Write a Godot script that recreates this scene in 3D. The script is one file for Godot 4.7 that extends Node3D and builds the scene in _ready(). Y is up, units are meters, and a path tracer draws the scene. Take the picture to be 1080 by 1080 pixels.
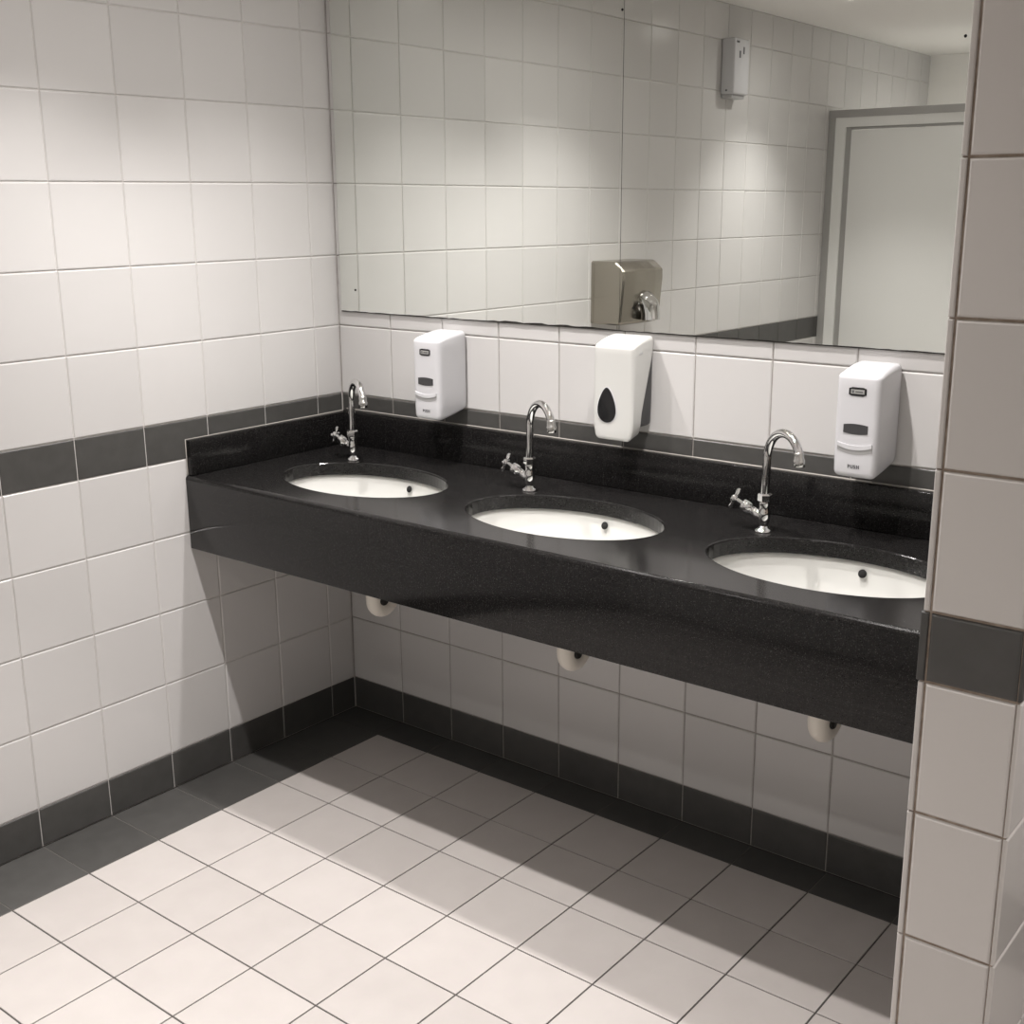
extends Node3D
# A washroom corner: tiled walls, black granite vanity with three basins, two mirror panels.
# World: x runs along the mirror wall, y is up, z runs from the mirror wall into the room.

const CEIL := 2.38
const ROW := 0.2027          # pitch of the wall tile rows
const SKIRT := 0.1038        # height of the dark skirting tiles
const BAND0 := SKIRT + 4.0 * ROW
const BAND1 := BAND0 + 0.1038
const ROOM_X := 3.6
const ROOM_Z := 4.63
const STALL_Z := 3.33
const PART_X0 := 2.10        # tiled partition at the end of the vanity
const PART_X1 := 2.243
const PART_Z := 0.895

var mats := {}
var cache := {}
var used := {}
var rng := RandomNumberGenerator.new()

# ------------------------------------------------------------------ helpers
func numbered(called: String) -> String:
	if not used.has(called):
		used[called] = 0
		return called
	used[called] += 1
	return "%s_%03d" % [called, used[called]]

func thing(called: String, label: String, category: String, at := Vector3.ZERO, turn := 0.0, group := "") -> Node3D:
	var o := Node3D.new()
	o.name = numbered(called)
	add_child(o)
	o.position = at
	o.rotation.y = turn
	tag(o, label, category, group)
	return o

func tag(o: Node, label: String, category: String, group := "") -> void:
	o.set_meta("label", label)
	o.set_meta("category", category)
	if group != "":
		o.set_meta("group", group)

func part(called: String, mesh: Mesh, m: Material, parent: Node, at := Vector3.ZERO, rot := Vector3.ZERO) -> MeshInstance3D:
	var o := MeshInstance3D.new()
	o.name = called
	o.mesh = mesh
	o.material_override = m
	parent.add_child(o, true)
	o.position = at
	o.rotation = rot
	return o

func struct(called: String, mesh: Mesh, m: Material, label: String, category: String, at := Vector3.ZERO) -> MeshInstance3D:
	var o := part(called, mesh, m, self, at)
	o.set_meta("kind", "structure")
	tag(o, label, category)
	return o

func newst() -> SurfaceTool:
	var st := SurfaceTool.new()
	st.begin(Mesh.PRIMITIVE_TRIANGLES)
	return st

# corners given counter-clockwise as seen from outside
func tri(st: SurfaceTool, a: Vector3, b: Vector3, c: Vector3) -> void:
	st.add_vertex(a); st.add_vertex(c); st.add_vertex(b)

func quad(st: SurfaceTool, a: Vector3, b: Vector3, c: Vector3, d: Vector3) -> void:
	tri(st, a, b, c); tri(st, a, c, d)

func done(st: SurfaceTool, smooth := false) -> ArrayMesh:
	if smooth:
		st.index()
	st.generate_normals()
	return st.commit()

func flat() -> SurfaceTool:
	var st := newst()
	st.set_smooth_group(-1)
	return st

func soft() -> SurfaceTool:
	var st := newst()
	st.set_smooth_group(0)
	return st

func box(size: Vector3) -> BoxMesh:
	var b := BoxMesh.new()
	b.size = size
	return b

# a box between two corners, as a mesh in place
func put_box(st: SurfaceTool, lo: Vector3, hi: Vector3) -> void:
	var p := [Vector3(lo.x, lo.y, lo.z), Vector3(hi.x, lo.y, lo.z), Vector3(hi.x, hi.y, lo.z), Vector3(lo.x, hi.y, lo.z), Vector3(lo.x, lo.y, hi.z), Vector3(hi.x, lo.y, hi.z), Vector3(hi.x, hi.y, hi.z), Vector3(lo.x, hi.y, hi.z)]
	for f in [[4, 5, 6, 7], [1, 0, 3, 2], [5, 1, 2, 6], [0, 4, 7, 3], [7, 6, 2, 3], [0, 1, 5, 4]]:
		quad(st, p[f[0]], p[f[1]], p[f[2]], p[f[3]])

# box with rounded edges, centred; bend moves every point
func rbox(size: Vector3, r: float, seg := 3, inner := 1, bend = null) -> ArrayMesh:
	var st := soft()
	var h := size * 0.5
	var grid := func(hh: float) -> Array:
		var out := []
		for i in seg + 1:
			out.append(-hh + r * (1.0 - cos(PI * 0.5 * i / seg)))
		for i in range(1, inner):
			out.append(lerpf(-hh + r, hh - r, float(i) / inner))
		for i in seg + 1:
			out.append(hh - r + r * sin(PI * 0.5 * i / seg))
		return out
	var place := func(q: Vector3) -> Vector3:
		var c := Vector3(clampf(q.x, -h.x + r, h.x - r), clampf(q.y, -h.y + r, h.y - r), clampf(q.z, -h.z + r, h.z - r))
		var d := q - c
		var o: Vector3 = c + d.normalized() * r if d.length() > 1e-7 else q
		return bend.call(o) if bend != null else o
	for ax in 3:
		var u := (ax + 1) % 3
		var v := (ax + 2) % 3
		var gu: Array = grid.call(h[u])
		var gv: Array = grid.call(h[v])
		for s in [-1.0, 1.0]:
			for i in gu.size() - 1:
				for j in gv.size() - 1:
					var q := []
					for k in [[0, 0], [1, 0], [1, 1], [0, 1]]:
						var w := Vector3.ZERO
						w[ax] = s * h[ax]
						w[u] = gu[i + k[0]]
						w[v] = gv[j + k[1]]
						q.append(place.call(w))
					if s > 0:
						quad(st, q[0], q[1], q[2], q[3])
					else:
						quad(st, q[3], q[2], q[1], q[0])
	return done(st, true)

# profile of (radius, height) turned about y
func lathe(prof: Array, n := 24, sx := 1.0, sz := 1.0) -> ArrayMesh:
	var st := soft()
	for i in prof.size() - 1:
		for k in n:
			var a := TAU * k / n
			var b := TAU * (k + 1) / n
			var p: Vector2 = prof[i]
			var q: Vector2 = prof[i + 1]
			var v := [Vector3(p.x * cos(a) * sx, p.y, p.x * sin(a) * sz), Vector3(p.x * cos(b) * sx, p.y, p.x * sin(b) * sz), Vector3(q.x * cos(b) * sx, q.y, q.x * sin(b) * sz), Vector3(q.x * cos(a) * sx, q.y, q.x * sin(a) * sz)]
			if p.x < 1e-6:
				tri(st, v[0], v[3], v[2])
			elif q.x < 1e-6:
				tri(st, v[0], v[3], v[1])
			else:
				quad(st, v[0], v[3], v[2], v[1])
	return done(st, true)

# tube along points, radius for each point; ends closed
func tube(pts: Array, rad: Array, n := 16, cap := true) -> ArrayMesh:
	var st := soft()
	var rings := []
	var up := Vector3(0.0, 0.0, 1.0)
	if absf((pts[1] - pts[0]).normalized().dot(up)) > 0.9:
		up = Vector3.RIGHT
	for i in pts.size():
		var d: Vector3
		if i == 0:
			d = pts[1] - pts[0]
		elif i == pts.size() - 1:
			d = pts[i] - pts[i - 1]
		else:
			d = (pts[i + 1] - pts[i]).normalized() + (pts[i] - pts[i - 1]).normalized()
		d = d.normalized()
		var e := up.cross(d).normalized()
		up = d.cross(e)
		var ring := []
		for k in n:
			var a := TAU * k / n
			ring.append(pts[i] + (e * cos(a) + up * sin(a)) * float(rad[i]))
		rings.append(ring)
	for i in rings.size() - 1:
		for k in n:
			quad(st, rings[i][k], rings[i][(k + 1) % n], rings[i + 1][(k + 1) % n], rings[i + 1][k])
	if cap:
		st.set_smooth_group(-1)
		for k in n:
			tri(st, pts[0], rings[0][(k + 1) % n], rings[0][k])
			tri(st, pts[-1], rings[-1][k], rings[-1][(k + 1) % n])
	return done(st, false)

# outline in (x, y), counter-clockwise, pushed from z0 to z1
func slab(poly: PackedVector2Array, z0: float, z1: float) -> ArrayMesh:
	var st := flat()
	var idx := Geometry2D.triangulate_polygon(poly)
	for i in range(0, idx.size(), 3):
		var a := poly[idx[i]]
		var b := poly[idx[i + 1]]
		var c := poly[idx[i + 2]]
		if (b - a).cross(c - a) < 0.0:
			var t := b
			b = c
			c = t
		tri(st, Vector3(a.x, a.y, z1), Vector3(b.x, b.y, z1), Vector3(c.x, c.y, z1))
		tri(st, Vector3(a.x, a.y, z0), Vector3(c.x, c.y, z0), Vector3(b.x, b.y, z0))
	for i in poly.size():
		var p := poly[i]
		var q := poly[(i + 1) % poly.size()]
		quad(st, Vector3(p.x, p.y, z0), Vector3(q.x, q.y, z0), Vector3(q.x, q.y, z1), Vector3(p.x, p.y, z1))
	return done(st)

func text(words: String, size: float, depth := 0.0006) -> TextMesh:
	var t := TextMesh.new()
	var f := SystemFont.new()
	f.font_names = PackedStringArray(["Droid Sans"])
	f.font_weight = 700
	t.font = f
	t.text = words
	t.font_size = 32
	t.pixel_size = size / 32.0
	t.depth = depth
	return t

# ------------------------------------------------------------------ materials
func mat(called: String, c: Color, rough := 0.5, metal := 0.0) -> StandardMaterial3D:
	var m := StandardMaterial3D.new()
	m.resource_name = called
	m.albedo_color = c
	m.roughness = rough
	m.metallic = metal
	mats[called] = m
	return m

func noise_tex(seed_: int, freq: float, lo: Color, hi: Color, mid := -1.0, octaves := 4) -> NoiseTexture2D:
	var n := FastNoiseLite.new()
	n.seed = seed_
	n.frequency = freq
	n.noise_type = FastNoiseLite.TYPE_SIMPLEX_SMOOTH
	n.fractal_octaves = octaves
	var t := NoiseTexture2D.new()
	t.width = 512
	t.height = 512
	t.seamless = true
	t.noise = n
	var g := Gradient.new()
	g.set_color(0, lo)
	g.set_color(1, hi)
	if mid > 0.0:
		g.set_offset(0, mid)
	t.color_ramp = g
	return t

func triplanar(m: StandardMaterial3D, s: float) -> void:
	m.uv1_triplanar = true
	m.uv1_world_triplanar = true
	m.uv1_scale = Vector3(s, s, s)

func granite_image() -> ImageTexture:
	var r := RandomNumberGenerator.new()
	r.seed = 77
	var im := Image.create(1024, 1024, false, Image.FORMAT_RGB8)
	im.fill(Color(0.1, 0.098, 0.096))
	for k in 40000:
		var v := r.randf_range(0.03, 0.15)
		im.fill_rect(Rect2i(r.randi_range(0, 1020), r.randi_range(0, 1020), r.randi_range(1, 6), r.randi_range(1, 6)), Color(v, v * 0.985, v * 0.96))
	for k in 9000:
		var v := r.randf_range(0.19, 0.32)
		im.fill_rect(Rect2i(r.randi_range(0, 1020), r.randi_range(0, 1020), r.randi_range(1, 4), r.randi_range(1, 4)), Color(v, v * 0.985, v * 0.96))
	return ImageTexture.create_from_image(im)

func make_materials() -> void:
	# glazed wall tiles, three close tones
	for i in 3:
		var k: float = [0.0, 0.008, -0.01][i]
		mat("wall_tile_%d" % i, Color(0.785 + k, 0.779 + k, 0.773 + k), 0.2)
		mat("part_tile_%d" % i, Color(0.785 + k, 0.77 + k, 0.757 + k), 0.2)
		var f := mat("floor_tile_%d" % i, Color(1, 1, 1), 0.42)
		f.albedo_texture = noise_tex(5 + i, 0.012, Color(0.705 + k, 0.684 + k, 0.67 + k), Color(0.725 + k, 0.705 + k, 0.69 + k))
		triplanar(f, 1.3)
		var d := mat("dark_tile_%d" % i, Color(1, 1, 1), 0.38)
		d.albedo_texture = noise_tex(15 + i, 0.02, Color(0.265 + k, 0.262 + k, 0.255 + k), Color(0.295 + k, 0.292 + k, 0.285 + k))
		triplanar(d, 1.7)
	var g := mat("grout", Color(1, 1, 1), 0.9)
	g.albedo_texture = noise_tex(31, 0.03, Color(0.735, 0.722, 0.71), Color(0.78, 0.768, 0.755))
	triplanar(g, 2.0)
	var gb := mat("stained_grout", Color(1, 1, 1), 0.9)
	gb.albedo_texture = noise_tex(33, 0.03, Color(0.5, 0.44, 0.39), Color(0.7, 0.65, 0.6))
	triplanar(gb, 2.0)
	var gg := mat("grey_grout", Color(1, 1, 1), 0.9)
	gg.albedo_texture = noise_tex(34, 0.03, Color(0.53, 0.51, 0.49), Color(0.66, 0.645, 0.625))
	triplanar(gg, 2.0)
	var gf := mat("floor_grout", Color(1, 1, 1), 0.9)
	gf.albedo_texture = noise_tex(32, 0.03, Color(0.24, 0.23, 0.225), Color(0.33, 0.315, 0.305))
	triplanar(gf, 2.0)
	mat("dark_floor_grout", Color(0.42, 0.41, 0.39), 0.9)
	var gr := mat("granite", Color(1, 1, 1), 0.13)
	gr.metallic_specular = 0.36
	gr.albedo_texture = granite_image()
	triplanar(gr, 2.6)
	mat("caulk", Color(0.6, 0.585, 0.56), 0.6)
	mat("ceramic", Color(0.8, 0.8, 0.785), 0.08)
	mat("chrome", Color(0.86, 0.86, 0.86), 0.06, 1.0)
	mat("chrome_worn", Color(0.72, 0.72, 0.71), 0.22, 1.0)
	mat("black_hole", Color(0.03, 0.03, 0.03), 0.8)
	mat("mirror", Color(0.94, 0.95, 0.935), 0.0, 1.0)
	mat("mirror_edge", Color(0.2, 0.19, 0.175), 0.5)
	mat("white_plastic", Color(0.79, 0.79, 0.8), 0.25)
	mat("cream_plastic", Color(0.77, 0.77, 0.757), 0.25)
	mat("smoked_plastic", Color(0.1, 0.1, 0.105), 0.12)
	mat("charcoal_plastic", Color(0.24, 0.24, 0.245), 0.35)
	mat("silver_plastic", Color(0.68, 0.68, 0.68), 0.25)
	mat("badge_print", Color(0.62, 0.62, 0.61), 0.4)
	mat("badge_ink", Color(0.36, 0.36, 0.36), 0.4)
	mat("ink", Color(0.33, 0.33, 0.34), 0.6)
	var st := mat("brushed_steel", Color(0.66, 0.64, 0.6), 0.24, 1.0)
	st.roughness_texture = noise_tex(44, 0.05, Color(0.75, 0.75, 0.75), Color(1, 1, 1))
	triplanar(st, 6.0)
	mat("pipe_plastic", Color(0.88, 0.86, 0.82), 0.35)
	mat("pipe_gasket", Color(0.07, 0.06, 0.05), 0.7)
	mat("paint", Color(0.93, 0.92, 0.905), 0.8)
	mat("aluminium", Color(0.66, 0.655, 0.645), 0.45, 0.25)
	mat("laminate", Color(0.9, 0.9, 0.89), 0.35)
	mat("lamp_rim", Color(0.86, 0.86, 0.85), 0.3)
	var gl := mat("lamp_glow", Color(1, 1, 1), 0.5)
	gl.emission_enabled = true
	gl.emission = Color(1.0, 0.96, 0.9)
	gl.emission_energy_multiplier = 7.0

# ------------------------------------------------------------------ tiles
# a glazed tile: face at z = 0 of its own axes, pillowed edges, body behind
func tile_mesh(w: float, h: float, bev: float, deep: float) -> ArrayMesh:
	var key := "%.4f %.4f %.4f" % [w, h, bev]
	if cache.has(key):
		return cache[key]
	var st := flat()
	var x := w * 0.5
	var y := h * 0.5
	var rings := [[0.0, 0.0], [bev * 0.45, -bev * 0.12], [bev * 0.85, -bev * 0.5], [bev, -bev * 0.95], [bev, -deep]]
	var loop := func(i: int) -> Array:
		var o: float = bev - rings[i][0]
		var z: float = rings[i][1]
		return [Vector3(-x + o, -y + o, z), Vector3(x - o, -y + o, z), Vector3(x - o, y - o, z), Vector3(-x + o, y - o, z)]
	var a: Array = loop.call(0)
	quad(st, a[0], a[1], a[2], a[3])
	for i in range(1, rings.size()):
		var b: Array = loop.call(i)
		for k in 4:
			quad(st, b[k], b[(k + 1) % 4], a[(k + 1) % 4], a[k])
		a = b
	var m := done(st)
	cache[key] = m
	return m

# tile filling u0..u1 by v0..v1 of a wall plane; to_world maps (u, v) to a point on the tile face
func lay(parent: Node3D, basis_: Basis, origin: Vector3, u0: float, u1: float, v0: float, v1: float, gap: float, m: String, wobble := 0.0, bev := 0.0036) -> void:
	var w := u1 - u0 - gap
	var h := v1 - v0 - gap
	if w < 0.004 or h < 0.004:
		return
	var o := MeshInstance3D.new()
	o.name = "tile"
	o.mesh = tile_mesh(snappedf(w, 0.0001), snappedf(h, 0.0001), minf(bev, minf(w, h) * 0.3), 0.006)
	o.material_override = mats["%s_%d" % [m, rng.randi_range(0, 2)]]
	parent.add_child(o, true)
	var b := basis_
	if wobble > 0.0:
		b = b * Basis.from_euler(Vector3(rng.randf_range(-wobble, wobble), rng.randf_range(-wobble, wobble), rng.randf_range(-wobble, wobble) * 0.6))
	o.transform = Transform3D(b, origin + basis_ * Vector3((u0 + u1) * 0.5, (v0 + v1) * 0.5, 0.0) - parent.position)

func rows_to(top: float) -> Array:
	var out := [[0.0, SKIRT, "dark_tile"]]
	for k in 4:
		out.append([SKIRT + k * ROW, SKIRT + (k + 1) * ROW, ""])
	out.append([BAND0, BAND1, "dark_tile"])
	var y := BAND1
	while y < top - 0.01:
		out.append([y, minf(y + ROW, top), ""])
		y += ROW
	return out

func cols(first: float, start: float, end: float) -> Array:
	var out := []
	var a := start
	var b := first
	while a < end - 0.001:
		out.append([a, minf(b, end)])
		a = b
		b += 0.2
	return out

# ------------------------------------------------------------------ the scene
func _ready() -> void:
	rng.seed = 4242
	# camera
	var cam := Camera3D.new()
	cam.name = "camera"
	add_child(cam)
	cam.position = Vector3(2.6484, 1.5793, 2.4943)
	cam.rotation = Vector3(-0.2542, 0.6752, -0.0083)
	cam.fov = rad_to_deg(2.0 * atan(540.0 / 1270.85))
	cam.near = 0.02
	# environment: the room is closed, so there is no sky in view
	var we := WorldEnvironment.new()
	we.name = "surroundings"
	var env := Environment.new()
	env.background_mode = Environment.BG_COLOR
	env.background_color = Color(0.02, 0.02, 0.02)
	env.tonemap_mode = Environment.TONE_MAPPER_LINEAR
	env.tonemap_exposure = 0.94
	env.sdfgi_enabled = true
	env.ssao_enabled = true
	env.ssil_enabled = true
	we.environment = env
	add_child(we)

	make_materials()
	build_lamps()
	build_shell()
	build_partition()
	build_mirrors()
	build_vanity()
	build_dispensers()
	build_dryer()
	build_freshener()
	build_stalls()

# lamp places: x, z, light energy, half beam angle
const LAMPS := [[0.57, 0.98, 2.5, 52.0], [1.45, 0.98, 2.5, 52.0], [0.57, 0.41, 1.8, 50.0], [1.45, 0.41, 1.8, 50.0], [0.459, 2.485, 2.4, 48.0], [1.9, 2.485, 1.8, 58.0], [2.95, 0.7, 1.8, 60.0], [0.6, 4.0, 2.2, 60.0], [1.9, 4.0, 2.2, 60.0]]

func build_lamps() -> void:
	var rim := lathe([Vector2(0.036, -0.004), Vector2(0.04, -0.006), Vector2(0.05, -0.004), Vector2(0.052, 0.0), Vector2(0.036, 0.0), Vector2(0.036, -0.004)], 28)
	var disc := lathe([Vector2(0.0, -0.002), Vector2(0.036, -0.002), Vector2(0.036, 0.0)], 28)
	var words := ["in front of the counter, nearer the room corner", "in front of the counter, nearer the partition", "right above the counter, nearer the room corner", "right above the counter, nearer the partition", "over the open floor beside the tiled side wall", "over the open floor, away from the tiled side wall", "in the bay behind the tiled partition", "above the cubicle against the tiled side wall", "above the third toilet cubicle"]
	for i in LAMPS.size():
		var l: Array = LAMPS[i]
		var t := thing("ceiling_downlight", "round white recessed downlight " + words[i], "downlight", Vector3(l[0], CEIL, l[1]), 0.0, "recessed ceiling downlights")
		part("rim", rim, mats.lamp_rim, t)
		part("lens", disc, mats.lamp_glow, t)
		# the reflector's beam and the wide spill of the frosted lens
		for k in 2:
			var s := SpotLight3D.new()
			s.name = ["beam", "spill"][k]
			t.add_child(s, true)
			s.position = Vector3(0, -0.035, 0)
			s.rotation = Vector3(-PI / 2, 0, 0)
			s.light_color = Color(1.0, 0.98, 0.97)
			s.light_energy = l[2] if k == 0 else 0.11 * l[2]
			s.spot_angle = l[3] if k == 0 else 86.0
			s.spot_angle_attenuation = 1.0
			s.spot_range = 8.0
			s.spot_attenuation = 2.0
			s.light_size = 0.022
			s.shadow_enabled = true

func build_shell() -> void:
	var f := struct("floor", box(Vector3(ROOM_X + 0.2, 0.1, ROOM_Z + 0.2)), mats.floor_grout, "tiled washroom floor of pale tiles with a dark tile border", "floor", Vector3(ROOM_X / 2, -0.0525, ROOM_Z / 2))
	var up := Basis(Vector3.RIGHT, -PI / 2)
	var zs := [[0.0, 0.106]]
	var a := 0.106
	var b := 0.2979
	while a < STALL_Z:
		zs.append([a, b])
		a = b
		b += 0.2
	var xs := [[0.0, 0.2035]]
	var x := 0.2035
	while x < ROOM_X - 0.01:
		xs.append([x, minf(x + 0.2016, ROOM_X)])
		x += 0.2016
	var rest := newst()
	for i in xs.size():
		for j in zs.size():
			var u: Array = xs[i]
			var w: Array = zs[j]
			if u[0] > PART_X0 - 0.02 and u[1] < PART_X1 and w[1] < PART_Z:
				continue
			var border: bool = i == 0 or j == 0
			if i > 14:
				var far := tile_mesh(snappedf(u[1] - u[0] - 0.0036, 0.0001), snappedf(w[1] - w[0] - 0.0036, 0.0001), 0.0012, 0.006)
				rest.append_from(far, 0, Transform3D(up, Vector3((u[0] + u[1]) / 2, 0, (w[0] + w[1]) / 2)))
				continue
			lay(f, up, Vector3.ZERO, u[0], u[1], -w[1], -w[0], 0.0016 if border else 0.0036, "dark_tile" if border else "floor_tile", 0.0006, 0.0012)
	var more := part("floor_tiles", rest.commit(), mats.floor_tile_0, f, -f.position)
	more.set_meta("kind", "stuff")
	# pale grout under the dark border
	var st := flat()
	put_box(st, Vector3(0, -0.01, 0), Vector3(0.2035, -0.0012, STALL_Z))
	put_box(st, Vector3(0.2035, -0.01, 0), Vector3(PART_X0, -0.0012, 0.106))
	part("border_grout", done(st), mats.dark_floor_grout, f, -f.position)

	# left wall
	var wl := struct("wall_left", box(Vector3(0.1, CEIL, ROOM_Z + 0.2)), mats.grout, "white square tiled side wall with a dark tile band and skirting", "wall", Vector3(-0.0525, CEIL / 2, ROOM_Z / 2))
	var to_x := Basis(Vector3.UP, PI / 2)
	for r in rows_to(CEIL):
		for c in cols(0.0979, 0.0, ROOM_Z):
			if c[0] > STALL_Z + 0.2 and r[1] < 1.7:   # wholly behind the cubicles
				continue
			lay(wl, to_x, Vector3.ZERO, -c[1], -c[0], r[0], r[1], 0.0017, r[2] if r[2] != "" else "wall_tile", 0.0012)

	# mirror wall: tiles below the mirror and above it
	var wb := struct("wall_back", box(Vector3(ROOM_X + 0.2, CEIL, 0.1)), mats.grey_grout, "white tiled wall behind the vanity with a dark tile band", "wall", Vector3(ROOM_X / 2, CEIL / 2, -0.0525))
	for r in rows_to(CEIL):
		if r[0] > 1.4 and r[0] < 2.2:   # only a sliver shows beside the mirror
			lay(wb, Basis.IDENTITY, Vector3.ZERO, 0.0, 0.018, r[0], r[1], 0.0019, "wall_tile", 0.0, 0.002)
			continue
		for c in cols(0.2095, 0.0, PART_X0):
			lay(wb, Basis.IDENTITY, Vector3.ZERO, c[0], c[1], r[0], r[1], 0.0019, r[2] if r[2] != "" else "wall_tile", 0.0012)
	for r in rows_to(CEIL):
		for c in cols(PART_X1 + 0.2, PART_X1, ROOM_X):
			lay(wb, Basis.IDENTITY, Vector3.ZERO, c[0], c[1], r[0], r[1], 0.0019, r[2] if r[2] != "" else "wall_tile", 0.0012)

	struct("wall_right", box(Vector3(0.1, CEIL, ROOM_Z + 0.2)), mats.paint, "pale painted wall on the far side of the washroom", "wall", Vector3(ROOM_X + 0.05, CEIL / 2, ROOM_Z / 2))
	struct("wall_front", box(Vector3(ROOM_X + 0.2, CEIL, 0.1)), mats.paint, "pale wall behind the toilet cubicles", "wall", Vector3(ROOM_X / 2, CEIL / 2, ROOM_Z + 0.05))
	struct("ceiling", box(Vector3(ROOM_X + 0.2, 0.1, ROOM_Z + 0.2)), mats.paint, "plain off-white painted ceiling", "ceiling", Vector3(ROOM_X / 2, CEIL + 0.05, ROOM_Z / 2))

# the short tiled wall that closes the vanity on the right
func build_partition() -> void:
	var lo := Vector3(PART_X0 + 0.0025, 0, -0.001)
	var hi := Vector3(PART_X1 - 0.004, CEIL, PART_Z - 0.0035)
	var w := struct("wall_partition", box(hi - lo), mats.stained_grout, "narrow tiled partition wall closing the end of the vanity, stained grout", "wall", (lo + hi) / 2)
	var rows := rows_to(CEIL)
	for r in rows:
		var m: String = r[2] if r[2] != "" else "part_tile"
		# front end: the side tile's edge shows as a narrow strip, then the end tile
		lay(w, Basis.IDENTITY, Vector3(0, 0, PART_Z), PART_X0 - (0.003 if r[2] != "" and r[0] > 0.5 else 0.0), PART_X0 + 0.0105, r[0], r[1], 0.0022, m, 0.0, 0.002)
		lay(w, Basis.IDENTITY, Vector3(0, 0, PART_Z), PART_X0 + 0.0105, PART_X1 - 0.0055, r[0], r[1], 0.0036, m, 0.001)
		# right face, towards the other bay
		for c in cols(PART_Z - 0.2 * 4.0, 0.0, PART_Z - 0.001):
			lay(w, Basis(Vector3.UP, PI / 2), Vector3(PART_X1, 0, 0), -c[1], -c[0], r[0], r[1], 0.003, m, 0.001)
		# left face above and below the counter
		for c in cols(PART_Z - 0.2 * 4.0, 0.0, PART_Z - 0.011):
			if r[0] < 0.66 or r[1] > 0.98 or c[0] > 0.59:
				lay(w, Basis(Vector3.UP, -PI / 2), Vector3(PART_X0, 0, 0), c[0], c[1], r[0], r[1], 0.003, m, 0.001)

func build_mirrors() -> void:
	var r := RandomNumberGenerator.new()
	r.seed = 9
	var spans := [[0.019, 0.9974, "tall frameless wall mirror panel next to the room corner, chipped lower edge"], [0.9986, 2.094, "tall frameless wall mirror panel next to the tiled partition"]]
	for i in 2:
		var s: Array = spans[i]
		var w: float = s[1] - s[0]
		var t := thing("wall_mirror", s[2], "mirror", Vector3(s[0], 1.2645, 0.0022), 0.0, "mirror panels above the vanity")
		t.rotation.x = -0.0043   # the panels lean back a little
		var poly := PackedVector2Array()
		var top := 0.968
		poly.append(Vector2(w, 0.0015))
		poly.append(Vector2(w, top))
		poly.append(Vector2(0, top))
		poly.append(Vector2(0, 0.0015))
		# worn places along the bottom edge
		var x := 0.02
		while x < w - 0.02:
			var chip := r.randf_range(0.0006, 0.002)
			if i == 0 and x > 0.58 and x < 0.96:
				chip = 0.0015 + 0.0045 * absf(sin(x * 37.0)) * r.randf_range(0.5, 1.0)
			poly.append(Vector2(x, chip))
			x += 0.02
		part("glass", slab(poly, 0.0016, 0.0045), mats.mirror, t)
		var back := flat()
		put_box(back, Vector3(-0.0014 if i == 0 else -0.0005, -0.002, 0.0005), Vector3(w + 0.0005, top + 0.001, 0.0016))
		part("backing", done(back), mats.mirror_edge, t)
		var fix := lathe([Vector2(0.0, 0.0025), Vector2(0.0022, 0.0022), Vector2(0.0032, 0.0), Vector2(0.0, 0.0)], 12)
		var at: Array = [[0.062, 0.0625], [0.98 - 0.003, 0.735]] if i == 0 else [[0.788, 0.6125]]
		for q in at:
			part("fixing", fix, mats.black_hole, t, Vector3(minf(q[0], w - 0.005), q[1], 0.0045), Vector3(PI / 2, 0, 0))

# ------------------------------------------------------------------ vanity
const TOP_Y := 0.87
const SLAB := 0.034
const FRONT := 0.584
const HOLES := [[0.414, 0.326], [1.056, 0.32], [1.705, 0.314]]
const HA := 0.256
const HB := 0.165

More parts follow.
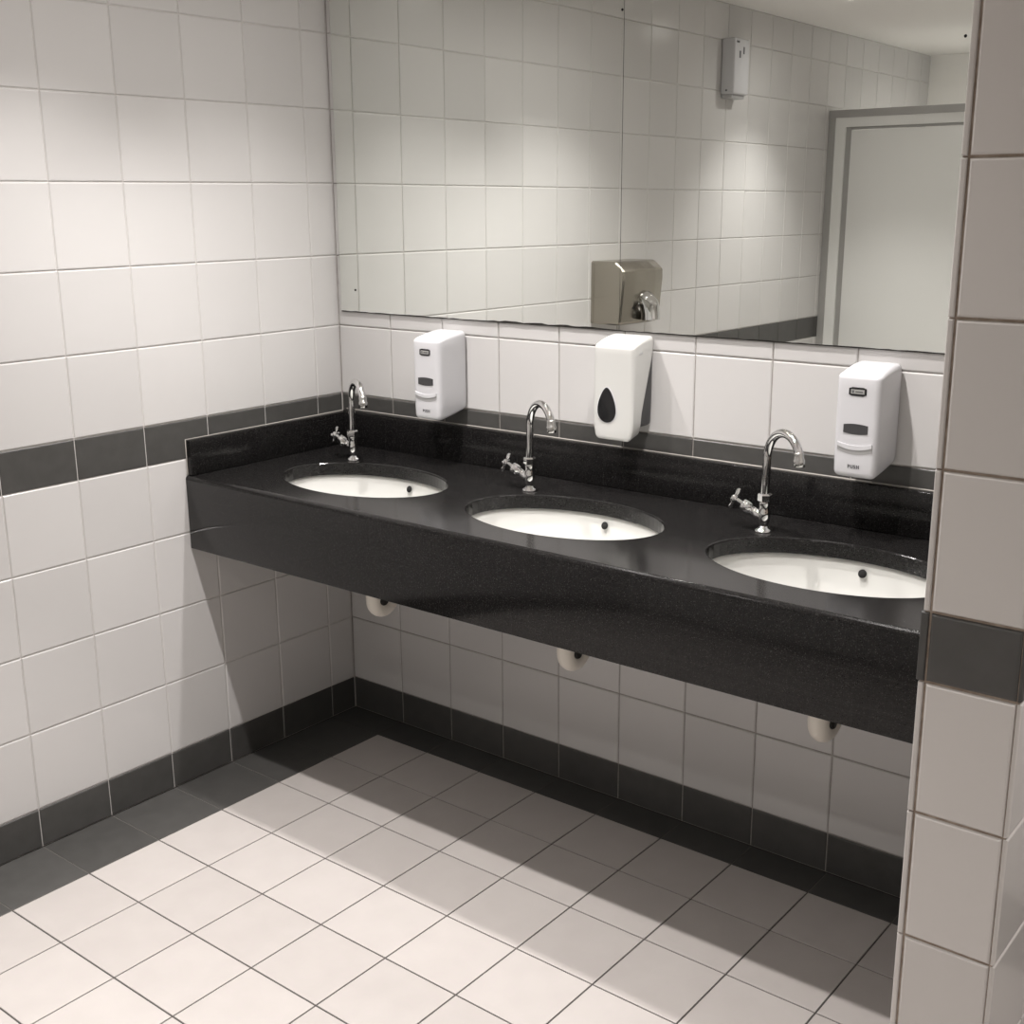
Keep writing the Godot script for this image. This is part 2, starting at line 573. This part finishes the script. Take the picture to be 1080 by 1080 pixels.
func build_vanity() -> void:
	var t := thing("vanity_counter", "long polished black granite vanity counter with deep apron and three oval cut-outs", "counter", Vector3(0, 0, 0))
	# top slab: one cell for each basin, an oval hole in each
	var st := flat()
	var z0 := 0.0005
	var z1 := FRONT - 0.012
	var y0 := TOP_Y - SLAB
	var edges := [0.0005, 0.735, 1.38, PART_X0 - 0.001]
	for i in 3:
		var c := Vector2(HOLES[i][0], HOLES[i][1])
		var xa: float = edges[i]
		var xb: float = edges[i + 1]
		var angs := []
		for k in 72:
			angs.append(TAU * k / 72.0)
		for q in [Vector2(xa, z0), Vector2(xb, z0), Vector2(xa, z1), Vector2(xb, z1)]:
			angs.append(fposmod((q - c).angle(), TAU))
		angs.sort()
		var outer := []
		for a in angs:
			var d := Vector2(cos(a), sin(a))
			var tx := INF if absf(d.x) < 1e-9 else ((xb if d.x > 0 else xa) - c.x) / d.x
			var tz := INF if absf(d.y) < 1e-9 else ((z1 if d.y > 0 else z0) - c.y) / d.y
			outer.append(c + d * minf(tx, tz))
		var oval := func(a: float, grow: float) -> Vector2:
			var d := Vector2(cos(a), sin(a))
			var k := 1.0 / sqrt(pow(d.x / (HA + grow), 2) + pow(d.y / (HB + grow), 2))
			return c + d * k
		var v3 := func(p: Vector2, y: float) -> Vector3:
			return Vector3(p.x, y, p.y)
		for k in angs.size():
			var n := (k + 1) % angs.size()
			var a: float = angs[k]
			var b: float = angs[n]
			if absf(a - b) < 1e-6:
				continue
			# top face, eased rim, bore, underside
			var prev_a: Vector3 = v3.call(outer[k], TOP_Y)
			var prev_b: Vector3 = v3.call(outer[n], TOP_Y)
			for step in [[0.004, 0.0], [0.0022, 0.0006], [0.0006, 0.0022], [0.0, 0.004], [0.0, SLAB]]:
				var pa: Vector3 = v3.call(oval.call(a, step[0]), TOP_Y - step[1])
				var pb: Vector3 = v3.call(oval.call(b, step[0]), TOP_Y - step[1])
				quad(st, prev_a, pa, pb, prev_b)
				prev_a = pa
				prev_b = pb
			quad(st, prev_a, v3.call(outer[k], y0), v3.call(outer[n], y0), prev_b)
	# rounded nose along the front
	var nose := [Vector2(z1, TOP_Y)]
	for k in 9:
		var a := PI / 2 * k / 8.0
		nose.append(Vector2(FRONT - 0.011 + 0.011 * sin(a), TOP_Y - 0.011 + 0.011 * cos(a)))
	nose.append(Vector2(FRONT - 0.004, TOP_Y - 0.011))
	nose.append(Vector2(FRONT - 0.02, y0))
	for k in nose.size() - 1:
		var p: Vector2 = nose[k]
		var q: Vector2 = nose[k + 1]
		quad(st, Vector3(edges[0], p.y, p.x), Vector3(edges[0], q.y, q.x), Vector3(edges[3], q.y, q.x), Vector3(edges[3], p.y, p.x))
	part("countertop", done(st), mats.granite, t)
	# deep apron below the front edge
	part("apron", rbox(Vector3(PART_X0 - 0.002, 0.1902, 0.02), 0.0003, 1), mats.granite, t, Vector3(PART_X0 / 2, 0.6685 + 0.1902 / 2, FRONT - 0.01))
	# upstands
	var sb := rbox(Vector3(PART_X0 - 0.023, 0.102, 0.0195), 0.002, 2)
	part("backsplash", sb, mats.granite, t, Vector3(0.021 + (PART_X0 - 0.023) / 2, TOP_Y + 0.0515, 0.0105))
	part("side_splash", rbox(Vector3(0.0195, 0.095, 0.5755), 0.002, 2), mats.granite, t, Vector3(0.0105, TOP_Y + 0.048, 0.2885))
	# pale sealant on top of the upstands
	part("sealant", tube([Vector3(0.02, TOP_Y + 0.1035, 0.0024), Vector3(PART_X0 - 0.01, TOP_Y + 0.1035, 0.0024)], [0.0021, 0.0021], 8), mats.caulk, t)
	part("sealant", tube([Vector3(0.003, TOP_Y + 0.004, 0.5775), Vector3(0.003, TOP_Y + 0.0965, 0.5775), Vector3(0.003, TOP_Y + 0.0965, 0.004)], [0.0016, 0.002, 0.002], 8), mats.caulk, t)

	var where := ["beside the room corner", "in the middle of the counter", "beside the tiled partition"]
	var bowl := bowl_mesh()
	for i in 3:
		var c := Vector3(HOLES[i][0], TOP_Y - SLAB - 0.0005, HOLES[i][1])
		var s := thing("wash_basin", "oval white ceramic undermount basin " + where[i], "basin", c, 0.0, "undermount basins")
		part("bowl", bowl, mats.ceramic, s)
		# overflow on the back wall of the bowl, drain at the bottom
		part("overflow_hole", lathe([Vector2(0.0, 0.0012), Vector2(0.0085, 0.001), Vector2(0.0095, 0.0), Vector2(0.0, 0.0)], 20), mats.black_hole, s, Vector3(0.008, -0.0235, -HB * 0.985), Vector3(deg_to_rad(72), 0, 0))
		part("drain", lathe([Vector2(0.0, 0.001), Vector2(0.012, 0.001), Vector2(0.016, 0.003), Vector2(0.031, 0.003), Vector2(0.033, 0.0), Vector2(0.0, 0.0)], 24), mats.chrome, s, Vector3(0, -0.138, 0))
		build_faucet(i, where[i])
		build_trap(i, where[i])

func bowl_mesh() -> ArrayMesh:
	var st := soft()
	var a := HA + 0.007
	var b := HB + 0.007
	var prof := [[1.0, 0.0], [0.995, -0.012], [0.982, -0.028], [0.955, -0.05], [0.91, -0.075], [0.83, -0.098], [0.7, -0.118], [0.5, -0.13], [0.3, -0.135], [0.12, -0.1375]]
	# inner skin down, then a little flange and outer skin
	var n := 64
	var p3 := func(s: float, y: float, k: int) -> Vector3:
		var g := TAU * k / n
		return Vector3(a * s * cos(g), y, b * s * sin(g))
	for i in prof.size() - 1:
		for k in n:
			quad(st, p3.call(prof[i][0], prof[i][1], k), p3.call(prof[i + 1][0], prof[i + 1][1], k), p3.call(prof[i + 1][0], prof[i + 1][1], k + 1), p3.call(prof[i][0], prof[i][1], k + 1))
	for k in n:
		tri(st, p3.call(0.12, -0.1375, k), Vector3(0, -0.138, 0), p3.call(0.12, -0.1375, k + 1))
	var out := [[1.0, 0.0], [1.035, 0.0], [1.035, -0.012], [1.02, -0.03], [0.95, -0.085], [0.75, -0.13], [0.4, -0.15], [0.0, -0.155]]
	for i in out.size() - 1:
		for k in n:
			quad(st, p3.call(out[i][0], out[i][1], k), p3.call(out[i][0], out[i][1], k + 1), p3.call(out[i + 1][0], out[i + 1][1], k + 1), p3.call(out[i + 1][0], out[i + 1][1], k))
	return done(st, true)

const TAPS := [[0.217, 0.172], [0.842, 0.166], [1.487, 0.163]]

func build_faucet(i: int, where: String) -> void:
	var turn: float = [-0.46, -0.40, -0.44][i]   # spout swings from +x towards the basin
	var t := thing("pillar_tap", "chrome gooseneck pillar tap behind the basin " + where, "tap", Vector3(TAPS[i][0], TOP_Y, TAPS[i][1]), turn, "chrome basin taps")
	part("flange", lathe([Vector2(0.0, 0.012), Vector2(0.0095, 0.012), Vector2(0.011, 0.0085), Vector2(0.018, 0.0055), Vector2(0.02, 0.002), Vector2(0.02, 0.0), Vector2(0.0, 0.0)], 28), mats.chrome, t)
	part("body", lathe([Vector2(0.0, 0.074), Vector2(0.0115, 0.074), Vector2(0.0115, 0.062), Vector2(0.0105, 0.055), Vector2(0.0125, 0.045), Vector2(0.0135, 0.033), Vector2(0.012, 0.022), Vector2(0.009, 0.016), Vector2(0.0085, 0.01), Vector2(0.0, 0.01)], 24), mats.chrome, t)
	# hexagonal nut under the spout
	var nut := flat()
	var rings := [[0.0138, 0.067], [0.0155, 0.069], [0.0155, 0.082], [0.0138, 0.085]]
	for k in 6:
		var a := TAU * k / 6.0
		var b := TAU * (k + 1) / 6.0
		for j in 3:
			var p: Array = rings[j]
			var q: Array = rings[j + 1]
			quad(nut, Vector3(p[0] * cos(a), p[1], p[0] * sin(a)), Vector3(q[0] * cos(a), q[1], q[0] * sin(a)), Vector3(q[0] * cos(b), q[1], q[0] * sin(b)), Vector3(p[0] * cos(b), p[1], p[0] * sin(b)))
		tri(nut, Vector3(0, 0.085, 0), Vector3(0.0138 * cos(b), 0.085, 0.0138 * sin(b)), Vector3(0.0138 * cos(a), 0.085, 0.0138 * sin(a)))
	part("collar_nut", done(nut), mats.chrome, t)
	# gooseneck
	var pts := [Vector3(0, 0.08, 0), Vector3(0.0006, 0.11, 0), Vector3(0.0015, 0.14, 0), Vector3(0.003, 0.157, 0)]
	var r := 0.0535
	for k in range(0, 17):
		var a := deg_to_rad(160.0) * k / 16.0
		pts.append(Vector3(0.003 + r - r * cos(a), 0.168 + 0.059 * sin(a), 0))
	var rad := []
	for p in pts:
		rad.append(0.0096)
	part("spout", tube(pts, rad, 18), mats.chrome, t)
	part("outlet", lathe([Vector2(0.0, 0.031), Vector2(0.0098, 0.031), Vector2(0.0105, 0.027), Vector2(0.0105, 0.017), Vector2(0.0122, 0.015), Vector2(0.0122, 0.001), Vector2(0.0105, 0.0), Vector2(0.0, 0.002)], 20), mats.chrome_worn, t, Vector3(0.1085, 0.164, 0), Vector3(0, 0, deg_to_rad(7)))
	# valve branch and cross handle, rising away from the spout
	var d := Vector3(-0.9, 0.44, 0.0).normalized()
	d = d.rotated(Vector3.UP, -turn + [0.0, 0.1, 0.06][i])
	var o := Vector3(0, 0.03, 0)
	part("valve", tube([o, o + d * 0.02, o + d * 0.021, o + d * 0.034, o + d * 0.035, o + d * 0.056, o + d * 0.058], [0.0105, 0.011, 0.0095, 0.0095, 0.0135, 0.013, 0.009], 18), mats.chrome, t)
	part("spindle", tube([o + d * 0.056, o + d * 0.079], [0.005, 0.005], 12), mats.chrome, t)
	var h := part("handle", tube([o + d * 0.073, o + d * 0.0745, o + d * 0.083, o + d * 0.086], [0.0055, 0.008, 0.008, 0.004], 16), mats.chrome, t)
	var e1 := Vector3(d.y, -d.x, 0.0)
	var flat_d := Vector3(d.x, 0, d.z).normalized()
	e1 = (Vector3.UP - d * d.y).normalized()
	var e2 := d.cross(e1)
	var m := o + d * 0.079
	for k in 4:
		var e: Vector3 = [e1, -e1, e2, -e2][k]
		var lng := 0.025 if k < 2 else 0.017
		part("arm", tube([m, m + e * 0.008, m + e * (lng - 0.003), m + e * lng], [0.0042, 0.0038, 0.0052, 0.003], 12), mats.chrome, h)

func build_trap(i: int, where: String) -> void:
	var x: float = [0.425, 1.066, 1.708][i]
	var z := 0.315
	var t := thing("waste_trap", "white plastic waste trap hanging under the basin " + where, "pipe", Vector3(x, 0.0, z), 0.0, "plastic waste pipes")
	var pts := [Vector3(0, 0.68, 0), Vector3(0, 0.56, 0)]
	var r := 0.031
	for k in range(0, 13):
		var a := PI * k / 12.0
		pts.append(Vector3(0.0, 0.534 - r * sin(a), -r + r * cos(a)))
	pts.append(Vector3(0, 0.56, -2 * r))
	for k in range(1, 7):
		var a := PI / 2 * k / 6.0
		pts.append(Vector3(0, 0.575 + 0.03 * sin(a), -2 * r - 0.03 + 0.03 * cos(a)))
	pts.append(Vector3(0, 0.605, -z + 0.001))
	var rad := []
	for p in pts:
		rad.append(0.0235)
	part("pipe", tube(pts, rad, 20), mats.pipe_plastic, t)
	part("nut", lathe([Vector2(0.0235, 0.0), Vector2(0.031, 0.003), Vector2(0.031, 0.026), Vector2(0.0235, 0.03)], 20), mats.pipe_plastic, t, Vector3(0, 0.6, 0))
	part("wall_collar", lathe([Vector2(0.0235, 0.008), Vector2(0.04, 0.004), Vector2(0.041, 0.0), Vector2(0.0235, 0.0)], 20), mats.pipe_plastic, t, Vector3(0, 0.605, -z + 0.001), Vector3(PI / 2, 0, 0))
	part("cleaning_plug", lathe([Vector2(0.0, 0.007), Vector2(0.012, 0.007), Vector2(0.0135, 0.004), Vector2(0.0135, -0.004), Vector2(0.0, -0.004)], 16), mats.pipe_gasket, t, Vector3(0.0225, 0.534, -0.012), Vector3(0, 0, -PI / 2))

# ------------------------------------------------------------------ dispensers
func build_dispensers() -> void:
	soap_dispenser(Vector3(0.452, 1.0, 0.0), "white push soap dispenser with dark badge, on the wall near the room corner")
	soap_dispenser(Vector3(1.664, 1.004, 0.0), "white push soap dispenser with dark badge, on the wall near the tiled partition")
	tear_dispenser(Vector3(1.04, 1.008, 0.0))

func soap_dispenser(at: Vector3, label: String) -> void:
	var t := thing("soap_dispenser", label, "dispenser", at, 0.0, "push soap dispensers")
	var w := 0.097
	var h := 0.235
	var d := 0.117
	var bend := func(p: Vector3) -> Vector3:
		var q := p
		var zz := clampf((p.z + d * 0.5) / d, 0.0, 1.0)
		var yy := p.y / h + 0.5
		if yy > 0.8:
			q.y -= 0.018 * zz * zz * (yy - 0.8) / 0.2          # top falls towards the front
		if yy < 0.3:
			q.y += 0.022 * pow(1.0 - zz, 1.5) * (0.3 - yy) / 0.3   # underside rises to the wall
			q.x *= 1.0 - 0.05 * pow((0.3 - yy) / 0.3, 2.0)
		q.z += 0.001 * (1.0 - pow(p.x / (w * 0.5), 2.0)) * zz
		return q
	part("cover", rbox(Vector3(w, h, d), 0.0135, 5, 8, bend), mats.white_plastic, t, Vector3(0, h / 2, d / 2 + 0.0005))
	var zf := d + 0.0018
	# badge, sight window, push bar
	var badge := part("badge", slab(PackedVector2Array([Vector2(-0.019, -0.0065), Vector2(-0.012, -0.009), Vector2(0.012, -0.009), Vector2(0.019, -0.0065), Vector2(0.019, 0.0065), Vector2(0.012, 0.009), Vector2(-0.012, 0.009), Vector2(-0.019, 0.0065)]), -0.002, 0.0012), mats.smoked_plastic, t, Vector3(0.0, 0.184, zf - 0.0005))
	part("print", slab(PackedVector2Array([Vector2(-0.0145, -0.0045), Vector2(0.0145, -0.0045), Vector2(0.0145, 0.0045), Vector2(-0.0145, 0.0045)]), 0.0, 0.0015), mats.badge_print, badge)
	part("print", slab(PackedVector2Array([Vector2(-0.0125, -0.0028), Vector2(-0.0075, -0.0028), Vector2(-0.0075, 0.0028), Vector2(-0.0125, 0.0028)]), 0.0, 0.0018), mats.badge_ink, badge)
	part("print", slab(PackedVector2Array([Vector2(-0.0045, -0.0018), Vector2(0.0115, -0.0018), Vector2(0.0115, 0.0012), Vector2(-0.0045, 0.0012)]), 0.0, 0.0018), mats.badge_ink, badge)
	var win := PackedVector2Array()
	for k in 9:
		var u := -0.0265 + 0.053 * k / 8.0
		win.append(Vector2(u, -0.0085 - 0.0025 * (1.0 - pow(u / 0.0265, 2))))
	for k in 9:
		var u := 0.0265 - 0.053 * k / 8.0
		win.append(Vector2(u, 0.0085 + 0.0025 * (1.0 - pow(u / 0.0265, 2))))
	part("sight_window", slab(win, -0.002, 0.0008), mats.charcoal_plastic, t, Vector3(0.0, 0.1055, zf - 0.0002))
	# the push bar: a brow above a silver grip line
	var brow := PackedVector2Array()
	var grip := PackedVector2Array()
	for k in 13:
		var u := -0.038 + 0.076 * k / 12.0
		var s := 1.0 - pow(u / 0.038, 2)
		brow.append(Vector2(u, 0.069 - 0.008 * s))
		grip.append(Vector2(u, 0.0595 - 0.0085 * s))
	for k in 13:
		var u := 0.038 - 0.076 * k / 12.0
		var s := 1.0 - pow(u / 0.038, 2)
		brow.append(Vector2(u, 0.0765 - 0.006 * s))
		grip.append(Vector2(u, 0.069 - 0.008 * s))
	part("push_bar", slab(brow, -0.004, 0.0034), mats.white_plastic, t, Vector3(0, 0, zf - 0.001))
	part("grip_line", slab(grip, -0.004, 0.001), mats.silver_plastic, t, Vector3(0, 0, zf - 0.001))
	part("lettering", text("PUSH", 0.0105), mats.ink, t, Vector3(0.0, 0.0255, zf + 0.0002))
	part("lock_mark", slab(PackedVector2Array([Vector2(-0.006, -0.0008), Vector2(0.006, -0.0008), Vector2(0.006, 0.0008), Vector2(-0.006, 0.0008)]), -0.001, 0.0006), mats.white_plastic, t, Vector3(-0.018, 0.131, zf - 0.001))

func tear_dispenser(at: Vector3) -> void:
	var t := thing("soap_dispenser", "white wall soap dispenser with dark teardrop window and charcoal back", "dispenser", at)
	var w := 0.116
	var h := 0.25
	var d := 0.093
	var bend := func(p: Vector3) -> Vector3:
		var q := p
		var zz := clampf((p.z + d * 0.5) / d, 0.0, 1.0)
		var yy := clampf(p.y / h + 0.5, 0.0, 1.0)
		# back edge runs from the wall at the top to near the front at the bottom
		var back := 0.052 * clampf((0.86 - yy) / 0.62, 0.0, 1.0)
		q.z = -d * 0.5 + lerpf(back, d, zz)
		if yy > 0.75:
			q.y -= 0.021 * zz * zz * (yy - 0.75) / 0.25
		# rounded lower corners
		if yy < 0.22:
			q.x *= 1.0 - 0.16 * pow((0.22 - yy) / 0.22, 2.2)
			q.y += 0.012 * (1.0 - zz) * (0.22 - yy) / 0.22
		q.z += 0.0015 * (1.0 - pow(p.x / (w * 0.5), 2.0)) * zz
		return q
	part("cover", rbox(Vector3(w, h, d), 0.011, 5, 12, bend), mats.cream_plastic, t, Vector3(0, h / 2, d / 2 + 0.0005))
	var bb := func(p: Vector3) -> Vector3:
		var q := p
		if p.y < 0.0:
			q.x *= 1.0 - 0.05 * pow(-p.y / 0.09, 2.0)
		return q
	part("back_housing", rbox(Vector3(w - 0.008, 0.178, 0.06), 0.008, 3, 4, bb), mats.charcoal_plastic, t, Vector3(0, 0.031 + 0.089, 0.0305))
	# teardrop sight window
	var drop := PackedVector2Array()
	var rim := PackedVector2Array()
	for k in 40:
		var a := TAU * k / 40.0
		var q := Vector2(0.0265 * cos(a) * (1.0 - 0.36 * sin(a)) / 1.06, 0.0425 * sin(a) + 0.0125)
		drop.append(q)
		rim.append(Vector2(q.x * 1.1, (q.y - 0.0125) * 1.06 + 0.0125))
	part("window_rim", slab(rim, -0.002, 0.0008), mats.white_plastic, t, Vector3(-0.016, 0.074, d + 0.0018))
	part("sight_window", slab(drop, -0.002, 0.0018), mats.smoked_plastic, t, Vector3(-0.016, 0.074, d + 0.0018))
	part("keyhole", slab(PackedVector2Array([Vector2(-0.009, -0.003), Vector2(0.007, -0.001), Vector2(0.009, 0.004), Vector2(-0.006, 0.003)]), -0.001, 0.0008), mats.silver_plastic, t, Vector3(w / 2, 0.212, 0.062), Vector3(0, PI / 2, 0))

# ------------------------------------------------------------------ seen in the mirror
func build_dryer() -> void:
	var w := 0.275
	var t := thing("hand_dryer", "brushed steel hand dryer with chrome nozzle on the white side wall", "hand dryer", Vector3(0.0, 1.128, 1.315 + w / 2), PI / 2)
	# own axes: x across the wall, z out of the wall
	var prof := PackedVector2Array([Vector2(0.0, 0.0), Vector2(0.118, 0.0), Vector2(0.128, 0.004), Vector2(0.133, 0.012), Vector2(0.147, 0.165), Vector2(0.146, 0.198), Vector2(0.14, 0.206), Vector2(0.112, 0.229), Vector2(0.1, 0.234), Vector2(0.0, 0.234)])
	var st := flat()
	var n := prof.size()
	# three rings across: small chamfer at both ends, front slightly bowed
	var xs := [-w / 2, -w / 2 + 0.006, -w / 4, 0.0, w / 4, w / 2 - 0.006, w / 2]
	var ring := func(k: int) -> Array:
		var out := []
		var x: float = xs[k]
		for p in prof:
			var sh: float = 0.006 if k == 0 or k == xs.size() - 1 else 0.0
			var bow: float = 0.012 * (1.0 - pow(x / (w / 2), 2)) * clampf(p.x / 0.12, 0.0, 1.0)
			out.append(Vector3(x, clampf(p.y, sh, 0.234 - sh), clampf(p.x - sh * (1.0 if p.x > 0.05 else 0.0), 0.0005, 1.0) + bow))
		return out
	for k in xs.size() - 1:
		var a: Array = ring.call(k)
		var b: Array = ring.call(k + 1)
		for i in n:
			var j := (i + 1) % n
			quad(st, a[i], b[i], b[j], a[j])
	for k in [0, xs.size() - 1]:
		var a: Array = ring.call(k)
		for i in range(1, n - 1):
			if k == 0:
				tri(st, a[0], a[i], a[i + 1])
			else:
				tri(st, a[0], a[i + 1], a[i])
	part("case", done(st), mats.brushed_steel, t)
	# nozzle: a round chrome boss and a short spout turned down
	part("nozzle_boss", lathe([Vector2(0.0, 0.03), Vector2(0.02, 0.028), Vector2(0.036, 0.018), Vector2(0.043, 0.004), Vector2(0.046, -0.01), Vector2(0.0, -0.01)], 28), mats.chrome, t, Vector3(-0.004, 0.078, 0.143), Vector3(PI / 2, 0, 0))
	part("nozzle", tube([Vector3(-0.004, 0.088, 0.13), Vector3(-0.004, 0.085, 0.15), Vector3(-0.004, 0.07, 0.168), Vector3(-0.004, 0.045, 0.175), Vector3(-0.004, 0.016, 0.176)], [0.04, 0.041, 0.04, 0.038, 0.039], 24, false), mats.chrome, t)
	part("nozzle_mouth", lathe([Vector2(0.0, 0.001), Vector2(0.0375, 0.001), Vector2(0.0375, -0.001), Vector2(0.0, -0.001)], 24), mats.black_hole, t, Vector3(-0.004, 0.021, 0.1755))
	part("sensor", slab(PackedVector2Array([Vector2(-0.008, -0.003), Vector2(0.008, -0.003), Vector2(0.006, 0.004), Vector2(-0.006, 0.004)]), -0.003, 0.001), mats.black_hole, t, Vector3(0.068, 0.062, 0.146))

func build_freshener() -> void:
	var t := thing("air_freshener", "white air freshener box mounted high on the tiled side wall", "dispenser", Vector3(0.0, 2.01, 2.306), PI / 2)
	part("case", rbox(Vector3(0.128, 0.222, 0.064), 0.008, 3, 2), mats.white_plastic, t, Vector3(0, 0.118, 0.0325))
	part("base_tray", rbox(Vector3(0.11, 0.018, 0.05), 0.004, 2), mats.silver_plastic, t, Vector3(0, 0.0, 0.0265))
	part("vent_slot", slab(PackedVector2Array([Vector2(-0.006, -0.014), Vector2(0.006, -0.014), Vector2(0.006, 0.014), Vector2(-0.006, 0.014)]), -0.001, 0.0008), mats.ink, t, Vector3(0.02, 0.165, 0.0645))
	part("vent_slot", slab(PackedVector2Array([Vector2(-0.005, -0.014), Vector2(0.005, -0.014), Vector2(0.005, 0.014), Vector2(-0.005, 0.014)]), -0.001, 0.0008), mats.ink, t, Vector3(-0.012, 0.182, 0.0645))
	part("nozzle_slot", slab(PackedVector2Array([Vector2(-0.012, -0.004), Vector2(0.012, -0.004), Vector2(0.012, 0.004), Vector2(-0.012, 0.004)]), -0.001, 0.0008), mats.ink, t, Vector3(0.04, 0.213, 0.0645))
	part("lock", lathe([Vector2(0.0, 0.001), Vector2(0.004, 0.001), Vector2(0.004, 0.0), Vector2(0.0, 0.0)], 12), mats.ink, t, Vector3(0.0645, 0.022, 0.03), Vector3(0, 0, -PI / 2))

func build_stalls() -> void:
	var w := 0.9
	for i in 4:
		var t := thing("toilet_cubicle", "white toilet cubicle front with grey aluminium frame " + ["against the tiled side wall", "second from the tiled side wall", "third from the tiled side wall", "fourth from the tiled side wall"][i], "cubicle", Vector3(i * w + 0.001, 0, STALL_Z), 0.0, "toilet cubicles opposite the mirrors")
		# own axes: the front faces -z
		var fr := flat()
		put_box(fr, Vector3(0.0, 0.0, 0.0), Vector3(0.034, 2.013, 0.04))
		put_box(fr, Vector3(0.034, 1.978, 0.0), Vector3(w - 0.003, 2.013, 0.04))
		part("frame", done(fr), mats.aluminium, t)
		var jm := flat()
		put_box(jm, Vector3(0.034, 0.12, 0.006), Vector3(0.086, 1.978, 0.03))
		put_box(jm, Vector3(0.086, 1.933, 0.006), Vector3(w - 0.003, 1.978, 0.03))
		put_box(jm, Vector3(0.84, 0.12, 0.006), Vector3(w - 0.003, 1.933, 0.03))
		part("jamb", done(jm), mats.laminate, t)
		var ed := flat()
		put_box(ed, Vector3(0.086, 0.13, 0.016), Vector3(0.114, 1.933, 0.034))
		put_box(ed, Vector3(0.114, 1.921, 0.016), Vector3(0.84, 1.933, 0.034))
		part("door_stop", done(ed), mats.aluminium, t)
		var dr := part("door", rbox(Vector3(0.722, 1.788, 0.02), 0.002, 2), mats.laminate, t, Vector3(0.477, 0.13 + 0.894, 0.018))
		part("latch_knob", lathe([Vector2(0.0, 0.024), Vector2(0.02, 0.022), Vector2(0.022, 0.014), Vector2(0.012, 0.008), Vector2(0.012, 0.0), Vector2(0.0, 0.0)], 20), mats.chrome_worn, dr, Vector3(0.32, 0.0, -0.01), Vector3(-PI / 2, 0, 0))
		if i > 0:
			var dv := flat()
			put_box(dv, Vector3(-0.01, 0.12, 0.041), Vector3(0.01, 1.978, ROOM_Z - STALL_Z - 0.002))
			part("divider", done(dv), mats.laminate, t)
